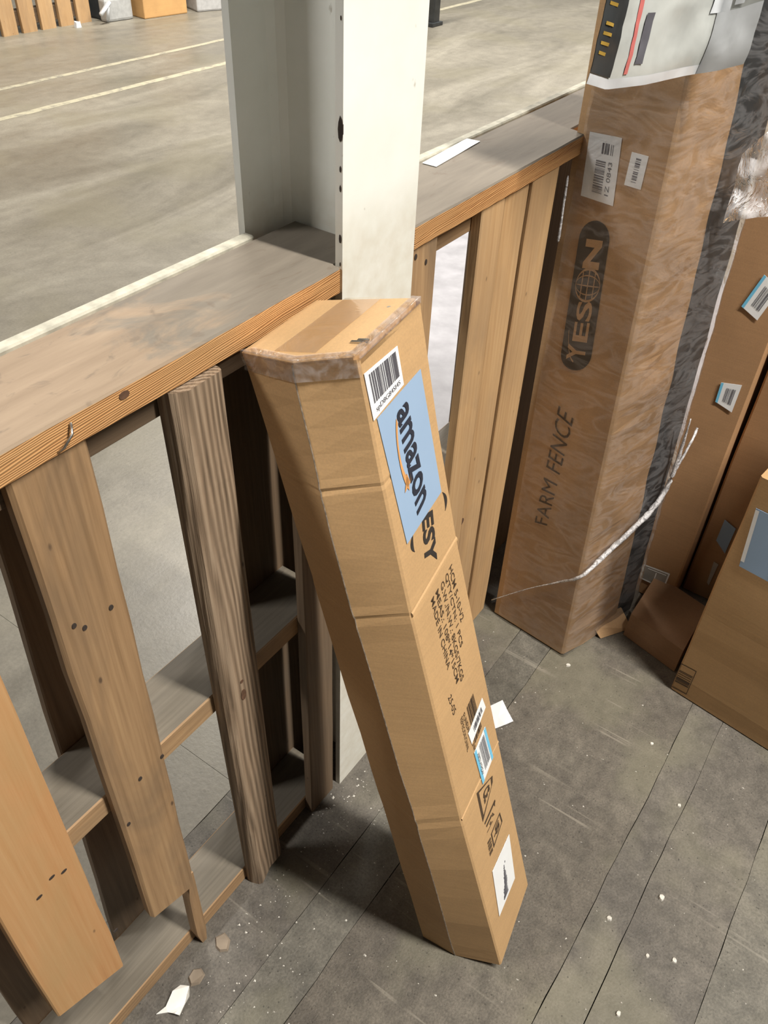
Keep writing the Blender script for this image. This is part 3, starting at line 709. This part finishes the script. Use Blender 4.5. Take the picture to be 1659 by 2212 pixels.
for tx, ua, ub in (('FARM', 0, .41), ('FENCE', .5, 1)): prints('printed_text', text_polys(tx, -.004), [fq(ua, 0), fq(ub, 0), fq(ub, 1), fq(ua, 1)], M['brown_ink'], tall, .0010)
k1 = lambda x, y: (1150+x*.3068, y*.3068)
for s, q, sd in ((0, ((345, 1375), (570, 1450), (635, 970), (410, 925)), 3), (1, ((650, 1300), (765, 1335), (822, 1100), (705, 1068)), 4)):
    Q = [WF(k1(*p)) for p in q]; lb = sticker('shipping_label', Q, M['white_label'], tall, .0022)
    if s == 0:
        prints('barcode', [[(b, a) for a, b in p] for p in bars(20, 2, .32, .62, .12, .62)], Q, M['greyink'], lb, .0028)
        prints('label_print', bars(6, 9, .72, .88, .45, .85)+[[(.82-.12*b, .12+.5*a) for a, b in p] for p in text_polys('1Z 0843')], Q, M['greyink'], lb, .0028)
    else: prints('barcode', [[(b, a) for a, b in p] for p in bars(12, 6, .35, .65, .15, .9)], Q, M['greyink'], lb, .0028)
# torn bottom flap
a = tall_ring(.03)[2]; b = tall_ring(.03)[1]
fl = [lerp(b, a, .55), a+Vector((.02, -.005, .0)), a+Vector((.0, -.045, -.028)), lerp(b, a, .6)+Vector((-.005, -.02, -.028))]
v = fl+[p+Vector((.0, .004, .002)) for p in fl]
lmesh('bottom_flap', v, [(0, 1, 2, 3), (7, 6, 5, 4), (0, 1, 5, 4), (1, 2, 6, 5), (2, 3, 7, 6), (3, 0, 4, 7)], M['card_worn'], tall)

# black plastic bundle beside it
black = thing('black_bundle', (1.5, .28, 0), 'narrow black plastic bundle under stretch film, beside the tall worn carton', 'bundle')
def blk(z):
    _, F_, C_, K_ = tall_ring(z); d = (C_-F_).normalized(); back = (K_-C_).normalized()
    w_ = .055+.06*max(0, z)/1.2
    j = .006*noise.noise(Vector((z*12, 4, 4)))
    s = C_+d*.004+back*.012
    return [s, s+d*.01-back*.008, s+d*(w_+j)-back*.010, s+d*(w_+.006+j)+back*.004, s+d*(w_+.004)+back*.03, s+back*.04]
v, f = rings([[Vector((p.x, p.y, max(p.z, .002))) for p in blk(z)] for z in zs]); lmesh('bundle_body', v, f, M['black_plastic'], black)

# stretch film
sf = thing('stretch_film', (1.30, .40, 0), 'clear stretch film wound round the tall worn carton and the black bundle', 'film')
def film_path(u, w_):
    z = .01+1.36*w_; L_, F_, C_, K_ = tall_ring(z); B_ = blk(z); E = B_[2]+(B_[2]-C_).normalized()*.004
    return poly_at([lerp(F_, L_, .97), F_, C_, E, E+Vector((.05, .03, 0))], u)
def film_dir(p): return Vector((-.55, -.8, .1)).normalized()
wrap('film_sheet', film_path, film_dir, 60, 150, M['film'], sf, .010, .0022, 24)
pts = [(1062, 1296), (1140, 1272), (1205, 1258), (1255, 1245), (1300, 1205), (1360, 1150), (1405, 1105), (1440, 1055), (1462, 1000), (1478, 950), (1492, 905)]
P3 = []
for i, p in enumerate(pts):
    q = WF(p) if i < 4 else None
    if q is None:
        Fp = tall_ring(.3)[1]; q = onP(p, Fp+rN*(-.012 if rN.y > 0 else .012), rN)
    P3.append(q+(CO-q).normalized()*.012)
P3 = spline(P3, 6); nP = len(P3)
tube('film_strand', P3, [.0010+.0052*max(0, math.sin(math.pi*min(1, max(0, i/nP-.12)*1.13)))**1.2 for i in range(nP)], M['film_rope'], sf, 8, .5)
tube('film_edge', spline([WF(p)+Vector((-.006, -.004, 0)) for p in ((1226, 376), (1219, 420), (1209, 490), (1204, 520))], 4), [.0006]+[.0024]*11+[.0006], M['film_rope'], sf, 6, .4)
P4 = spline([P3[-16], onP((1490, 960), tall_ring(.3)[1]-rN*.012*(1 if rN.y > 0 else -1), rN)+(CO-P3[-1]).normalized()*.012, onP((1506, 925), tall_ring(.3)[1], rN)+(CO-P3[-1]).normalized()*.012], 6)
tube('film_strand', P4, .0028, M['film_rope'], sf, 7, .5)

# white poly bag hanging over the top of the tall carton
bag = thing('poly_bag', (1.40, .42, 1.15), 'white grey poly mailer bag with black side strip and red stripe, over the tall carton', 'bag')
bl = [(1256, 180), (1300, 193), (1380, 183), (1470, 163), (1540, 152), (1592, 138)]
def bagpt(u, w_):
    px = poly_at([Vector((a, b, 0)) for a, b in bl], u); p = (px.x, px.y)
    q = WF(p)
    Fp = tall_ring(1.15)[1]
    n = dirR.cross(TV).normalized(); q2 = onP(p, Fp, n)
    if (q-CO).length > (q2-CO).length: q = q2
    return q
base_row = [bagpt(i/40, 0) for i in range(41)]
def bag_grid(u0, u1, off, mat, name, w0=0., w1=1., nu=30, nw=22):
    v = []; f = []
    for j in range(nw+1):
        w_ = w0+(w1-w0)*j/nw
        for i in range(nu+1):
            t = (u0+(u1-u0)*i/nu)*40; k = min(39, int(t)); b = lerp(base_row[k], base_row[k+1], t-k)
            p = b+TV.normalized()*.27*w_+Vector((0.008, 0, 0))*math.sin(w_*3)
            nn = .006*noise.noise(p*22)+.003*noise.noise(p*60)
            nn *= .3+.7*min(1, w_*5+.2)
            v.append(p+Vector((-.62, -.74, .2)).normalized()*(off+nn+.006*math.sin(min(1, w_*8)*1.57)))
    for j in range(nw):
        for i in range(nu): a = j*(nu+1)+i; f.append((a, a+1, a+nu+2, a+nu+1))
    return lmesh(name, v, f, mat, bag, smooth=True)
o = bag_grid(0, 1, .012, M['poly'], 'bag_sheet'); 
bag_grid(0, 1, .0128, M['poly_white'], 'bag_hem', 0, .045, 40, 2)
bag_grid(.0, .13, .0138, M['black_plastic'], 'black_strip', .05, 1, 8, 22)
for i, wv_ in enumerate((.13, .17, .21, .25, .33)): bag_grid(.02, .065, .0146, M['yellow_ink'], 'yellow_print', wv_, wv_+.014, 4, 1)
bag_grid(.212, .235, .0134, M['red_ink'], 'red_stripe', .06, 1, 3, 22)
bag_grid(.265, .31, .0134, M['greyink'], 'grey_print', .10, .32, 4, 6)
bag_grid(.70, 1, .0136, M['poly_white'], 'white_print', .0, .28, 10, 8)
for u0, u1, w0, w1 in ((.52, .60, .55, 1), (.58, .68, .36, .6), (.66, .78, .28, .44), (.80, .86, .3, .62), (.88, .99, .66, 1.)):
    bag_grid(u0, u1, .0136, M['poly_white'], 'white_print', w0, w1, 6, 8)

# ------------------------------------------------------------------ cartons on the right
low_c = thing('flat_carton', (1.6, .12, 0), 'flat dark brown carton lying on the floor between the taller cartons', 'carton')
fr = [onZ((1338, 1392), .002)+Vector((.035, .005, 0)), onZ((1452, 1484), .002)+Vector((.045, .012, 0))]; dx = Vector((.165, .0, 0)); 
v = [fr[0], fr[1], fr[1]+dx, fr[0]+dx]; v += [p+Vector((.012, 0, .062)) for p in v]
lmesh('carton_body', v, [(3, 2, 1, 0), (4, 5, 6, 7), (0, 1, 5, 4), (1, 2, 6, 5), (2, 3, 7, 6), (3, 0, 4, 7)], M['card_dark'], low_c)

def corner_box(name, fl_, fr_, depth, h, mat, parent, lean=Vector((0, 0, 0)), z0=0., seg=12, wob=.002, bev=.004):
    d = (fr_-fl_); d.z = 0; n = Vector((d.y, -d.x, 0)).normalized()
    if n.x < 0: n = -n
    a, b = fl_.copy(), fr_.copy(); a.z = b.z = z0
    c = [a, b, b+n*depth, a+n*depth]; R = []
    def cham(q):
        out = []
        for i in range(4): out += [q[i]+(q[i-1]-q[i]).normalized()*bev, q[i]+(q[(i+1) % 4]-q[i]).normalized()*bev]
        return out
    for k in range(seg+1):
        t = k/seg; q = [p+Vector((0, 0, h*t))+lean*t+Vector((wob*noise.noise(p*5+Vector((0, 0, t*7))), wob*noise.noise(p*5+Vector((3, 0, t*7))), 0)) for p in c]; R.append(cham(q))
    v, f = rings(R); return lmesh(name, v, f, mat, parent)
# brown carton standing on the flat one
b2 = thing('brown_carton', (1.68, .25, 0), 'tall brown carton with blue-edged barcode labels, behind the black bundle', 'carton')
X2 = 1.578
corner_box('carton_body', Vector((X2, .33, 0)), Vector((X2, .174, 0)), .22, 1.28, M['card_brown'], b2, Vector((.105, .014, 0)), .003, 16, .0008)
for z, dz in ((.62, .008), (.30, .006)):
    pass; 0 and bevelled('tape_band', (X2-.0022, .168, z), (X2+.004, .322, z+.016+dz), M['card_orange'] if z > .5 else M['card_dark'], b2, .001, 1)
N2 = Vector((1, 0, -.105/1.28)).normalized(); X2f = lambda p: onP(p, Vector((X2-.0008, .2, 0)), N2)
k4 = lambda x, y: (1320+x*.2351, 480+y*.2351)
for q in (((1200, 770), (1345, 900), (1560, 610), (1410, 480)), ((960, 1645), (1110, 1745), (1205, 1495), (1015, 1470))):
    Q = [X2f(k4(*p)) for p in q]; lb = sticker('barcode_label', Q, M['white_label'], b2, .002)
    prints('label_border', [rect(0, 0, .14, 1)] if q[0][0] > 1000 else [rect(0, 0, .13, 1)], [Q[0], Q[1], Q[2], Q[3]] if False else [Q[3], Q[0], Q[1], Q[2]][0:4] and [Q[0], Q[1], Q[2], Q[3]], M['cyan'], lb, .0026)
    prints('barcode', bars(12, 77, .2, .8, .35, .85), Q, M['greyink'], lb, .0026)
k5 = lambda x, y: (1320+x*.2487, 950+y*.2487)
Q = [X2f(k5(*p)) for p in ((248, 1195), (460, 1295), (515, 1160), (285, 1075))]; lb = sticker('clear_label', Q, flat('dull_label', (.30, .29, .27), .4), b2, .002)
prints('label_frame', frame(0, 0, 1, 1, .05, .08)+[rect(.2, .8, .9, .86), rect(.52, .1, .56, .75)], Q, M['white_label'], lb, .0024)
# carton at the back
b3 = thing('back_carton', (1.75, 0, 0), 'brown carton with small grey labels in the shadow behind the low lit carton', 'carton')
X3 = 1.66
corner_box('carton_body', Vector((X3, .170, 0)), Vector((X3, -.5, 0)), .3, .95, M['card_brown'], b3, Vector((0, 0, 0)), .003)
X3f = lambda p: onX(p, X3-.002)
for q in (((915, 870), (990, 985), (1085, 770), (990, 690)), ((835, 1235), (850, 1260), (935, 1080), (895, 1055))):
    sticker('small_label', [X3f(k5(*p)) for p in q], M['blue_label'] if q[0][0] > 900 else flat('dim_label', (.42, .40, .37), .5), b3, .002)
# low lit carton
b4 = thing('front_carton', (1.45, -.2, 0), 'square-topped tan carton with a large pale blue label, nearest box on the right', 'carton')
f0, f1 = onZ((1447, 1486), .003), onZ((1659, 1620), .003); dv = (f1-f0).normalized(); f1 = f0+dv*.55
n4 = Vector((dv.y, -dv.x, 0)).normalized(); n4 = n4 if n4.x > 0 else -n4
corner_box('carton_body', f0, f1, .30, .605, M['card'], b4, Vector((.0, 0, 0)), .003, 12, .0015)
F4 = lambda p: onP(p, f0, n4)
Q = [F4((1597, 1222)), F4((1597, 1222))+dv*.16-Vector((0, 0, .002)), F4((1634, 1097))+dv*.16, F4((1634, 1097))]
lb = sticker('blue_label', Q, M['blue_label'], b4, .0015)
prints('label_edge', [rect(0, .1, .045, .98)], Q, M['white_label'], lb, .002)
Q5 = [Q[0]+dv*.055+Vector((0, 0, .012)), Q[0]+dv*.13+Vector((0, 0, .012)), Q[0]+dv*.13+Vector((0, 0, .03)), Q[0]+dv*.055+Vector((0, 0, .03))]
prints('wordmark', text_polys('amazon', .022), Q5, M['navy'], lb, .002)
k6 = lambda x, y: (1320+x*.2487, 950+y*.2487)
Q = [F4(k6(*p)) for p in ((520, 2140), (655, 2212), (745, 2010), (610, 1938))]
prints('printed_panel', frame(0, 0, 1, 1, .04, .03)+[[(.08+.84*b, .26+.5*a) for a, b in p] for p in bars(9, 12)]+[rect(.08, .42, .92, .47)], Q, M['brown_ink'], b4, .0008)

# film drape between tall carton and brown carton
v = []; f = []; nu, nw = 18, 20
e0 = [onX(p, 1.50) for p in ((1562, 450), (1660, 455), (1700, 380))]
for j in range(nw+1):
    for i in range(nu+1):
        t, s = i/nu, j/nw
        px = (1562+130*t+s*42*(1-t), 482-18*t-s*(150+60*t))
        p = onX(px, 1.475+.02*s); v.append(p+Vector((-.010*noise.noise(p*30)-.005*noise.noise(p*70), 0, .004*noise.noise(p*25))))
for j in range(nw):
    for i in range(nu): a = j*(nu+1)+i; f.append((a, a+1, a+nu+2, a+nu+1))
lmesh('film_drape', v, f, M['film_dense'], sf, smooth=True)

# ------------------------------------------------------------------ far side of the hall
fp = thing('slatted_pallet', (4.6, 6.55, 0), 'tan wooden pallet with upright slats standing across the hall', 'pallet')
for i in range(9):
    x = 5.10-.178*(i+1); plank('slat', x+.022, x+.155, 6.46, 6.49, .0, 1.0, M['pine_fresh'], fp, seg=4)
for z in (.1, .5, .9): plank('stringer', 3.5, 5.10, 6.49, 6.58, z-.05, z+.05, M['shadewood'], fp, axis='X', seg=4)
tag(bevelled('tan_box', (5.47, 6.20, 0), (5.92, 6.62, .5), M['card_orange'], None, .01, 2, -.12), 'bright tan cardboard box on the far floor beside the slatted pallet', 'box')
tag(bevelled('dark_crate', (5.17, 6.42, 0), (5.46, 6.80, .34), M['dark_void'], None, .02, 2, 0), 'dark wrapped bundle between the far pallet and the bright tan box', 'bundle')
bagg = bevelled('grey_tub', (5.13, 6.32, 0.0), (5.40, 6.41, .17), M['grey_plastic'], None, .02, 2, -.1); tag(bagg, 'grey plastic tub on the far floor in front of the dark bundle', 'tub')
wt = [onZ((232, 44), .01), onZ((232, 44), .01)+Vector((-.0, .0, .14)), onZ((217, 30), .01)+Vector((.03, -.02, .09))]
tag(tube('white_strap', [onY((232, 43), 6.30), onY((232, 14), 6.30), onY((236, 5), 6.30), onY((218, 32), 6.28)], .018, M['poly_white'], None, 6), 'folded white plastic strap standing by the far grey tub', 'strap')
tag(bevelled('grey_box', (6.05, 5.98, 0), (6.95, 6.5, .6), M['grey_far'], None, .015, 2, -.35), 'pale grey box on the far floor, partly behind the column', 'box')
pp = thing('black_post', onZ((938, 58)), 'black metal leg standing on the far floor beyond the column', 'post')
c0 = onZ((936, 55)); bevelled('post_leg', c0+Vector((-.05, -.03, .0)), c0+Vector((.05, .05, .9)), M['black_plastic'], pp, .008); bevelled('foot_plate', c0+Vector((-.09, -.05, .0)), c0+Vector((.08, .07, .03)), M['black_plastic'], pp, .006)

# ------------------------------------------------------------------ litter
def chip(name, px, size, mat, label, cat, h=.004, flatn=7, seed=0, group=None, yaw=0., asp=1.):
    r = random.Random(seed); c = onZ(px, .0); n = flatn; P = []
    for i in range(n):
        a = 2*math.pi*i/n; q = size*(.7+.5*r.random()); x, y = q*math.cos(a)*asp, q*math.sin(a); P.append(Vector((x*math.cos(yaw)-y*math.sin(yaw), x*math.sin(yaw)+y*math.cos(yaw), 0)))
    v = [c+p+Vector((0, 0, .0004)) for p in P]+[c+p*.8+Vector((0, 0, h*(.6+.6*r.random()))) for p in P]
    o = lmesh(name, v, [tuple(range(n-1, -1, -1)), tuple(range(n, 2*n))]+[(i, (i+1) % n, n+(i+1) % n, n+i) for i in range(n)], mat); return tag(o, label, cat, group)
k7 = lambda x, y: (x*.422, 1650+y*.422)
outl = [(800, 1285), (850, 1245), (885, 1165), (925, 1135), (970, 1140), (970, 1190), (945, 1235), (920, 1290), (890, 1280), (860, 1275)]
v = [onZ(k7(*p), .002+.004*(i % 3)) for i, p in enumerate(outl)]; v2 = [p+Vector((0, 0, .003)) for p in v]; n = len(v)
tag(lmesh('torn_scrap', v+v2, [tuple(range(n-1, -1, -1)), tuple(range(n, 2*n))]+[(i, (i+1) % n, n+(i+1) % n, n+i) for i in range(n)], M['scrap']), 'torn white scrap on the floor by the broken front boards', 'scrap')
sl = [onZ(k8(*p), .002) for p in ((840, 300), (945, 262), (985, 340), (1040, 440), (965, 478), (885, 497))]
for i, p in enumerate(sl): p.z = .001+.006*abs(math.sin(i*1.9))
v2 = [p+Vector((0, 0, .0006)) for p in sl]; n = len(sl)
tag(lmesh('paper_slip', sl+v2, [tuple(range(n-1, -1, -1)), tuple(range(n, 2*n))]+[(i, (i+1) % n, n+(i+1) % n, n+i) for i in range(n)], M['paper']), 'square white paper slip on the floor beside the leaning carton', 'paper')
chip('wood_chip', k7(1135, 925), .014, M['chip'], 'flat tan chip on the floor next to the split board end', 'chip', .005, 6, 2, None, .5, 1.2)
chip('wood_chip', k7(1005, 1090), .012, M['chip'], 'flat tan chip on the floor next to the torn white scrap', 'chip', .005, 6, 5, None, .2, 1.2)
k9 = lambda x, y: (1050+x*.4123, 1300+y*.4123)
for i, (x, y, s) in enumerate((a, b, c*.8) for a, b, c in ((917, 1553, .007), (645, 1660, .006), (430, 335, .006), (690, 2160, .006), (845, 1855, .005), (868, 745, .004), (1010, 1070, .005), (985, 1880, .006))):
    chip('crumb', k9(x, y), s, M['crumb'], 'single pale crumb lying on the open concrete floor', 'crumb', s*.9, 7, i, 'pale crumbs on the open floor', i, 1.2)
chip('white_crumb', (170, 59), .035, M['poly_white'], 'small white lump on the far floor in front of the slatted pallet', 'crumb', .04, 7, 3)
# fine crumbs: uncountable
v = []; f = []; r = random.Random(11)
def speck(c, s):
    k = len(v); P = [Vector((s*(.6+.6*r.random())*math.cos(a), s*(.6+.6*r.random())*math.sin(a), 0)) for a in (0.3+r.random(), 2.0+r.random(), 4+r.random(), 5.4)]
    v.extend([c+p for p in P]); v.append(c+Vector((0, 0, s*.8))); f.extend([(k, k+1, k+4), (k+1, k+2, k+4), (k+2, k+3, k+4), (k+3, k, k+4), (k+3, k+2, k+1, k)])
for i in range(260):
    x = .2+.9*r.random(); y = .515-abs(r.gauss(0, .09)); speck(Vector((x, y, .0003)), .0009+.0022*r.random()**3)
for i in range(420):
    speck(Vector((.3+1.2*r.random(), -.6+1.1*r.random(), .0003)), .0007+.0018*r.random()**3)
for i in range(30): speck(onZ((690+60*r.gauss(0, 1)*.5, 1735+35*r.gauss(0, 1)*.6), .0003), .001+.003*r.random()**2)
o = mesh('floor_crumbs', v, f, M['crumb']); tag(o, 'scattered fine white crumbs and dust along the fence foot', 'debris', kind='stuff')
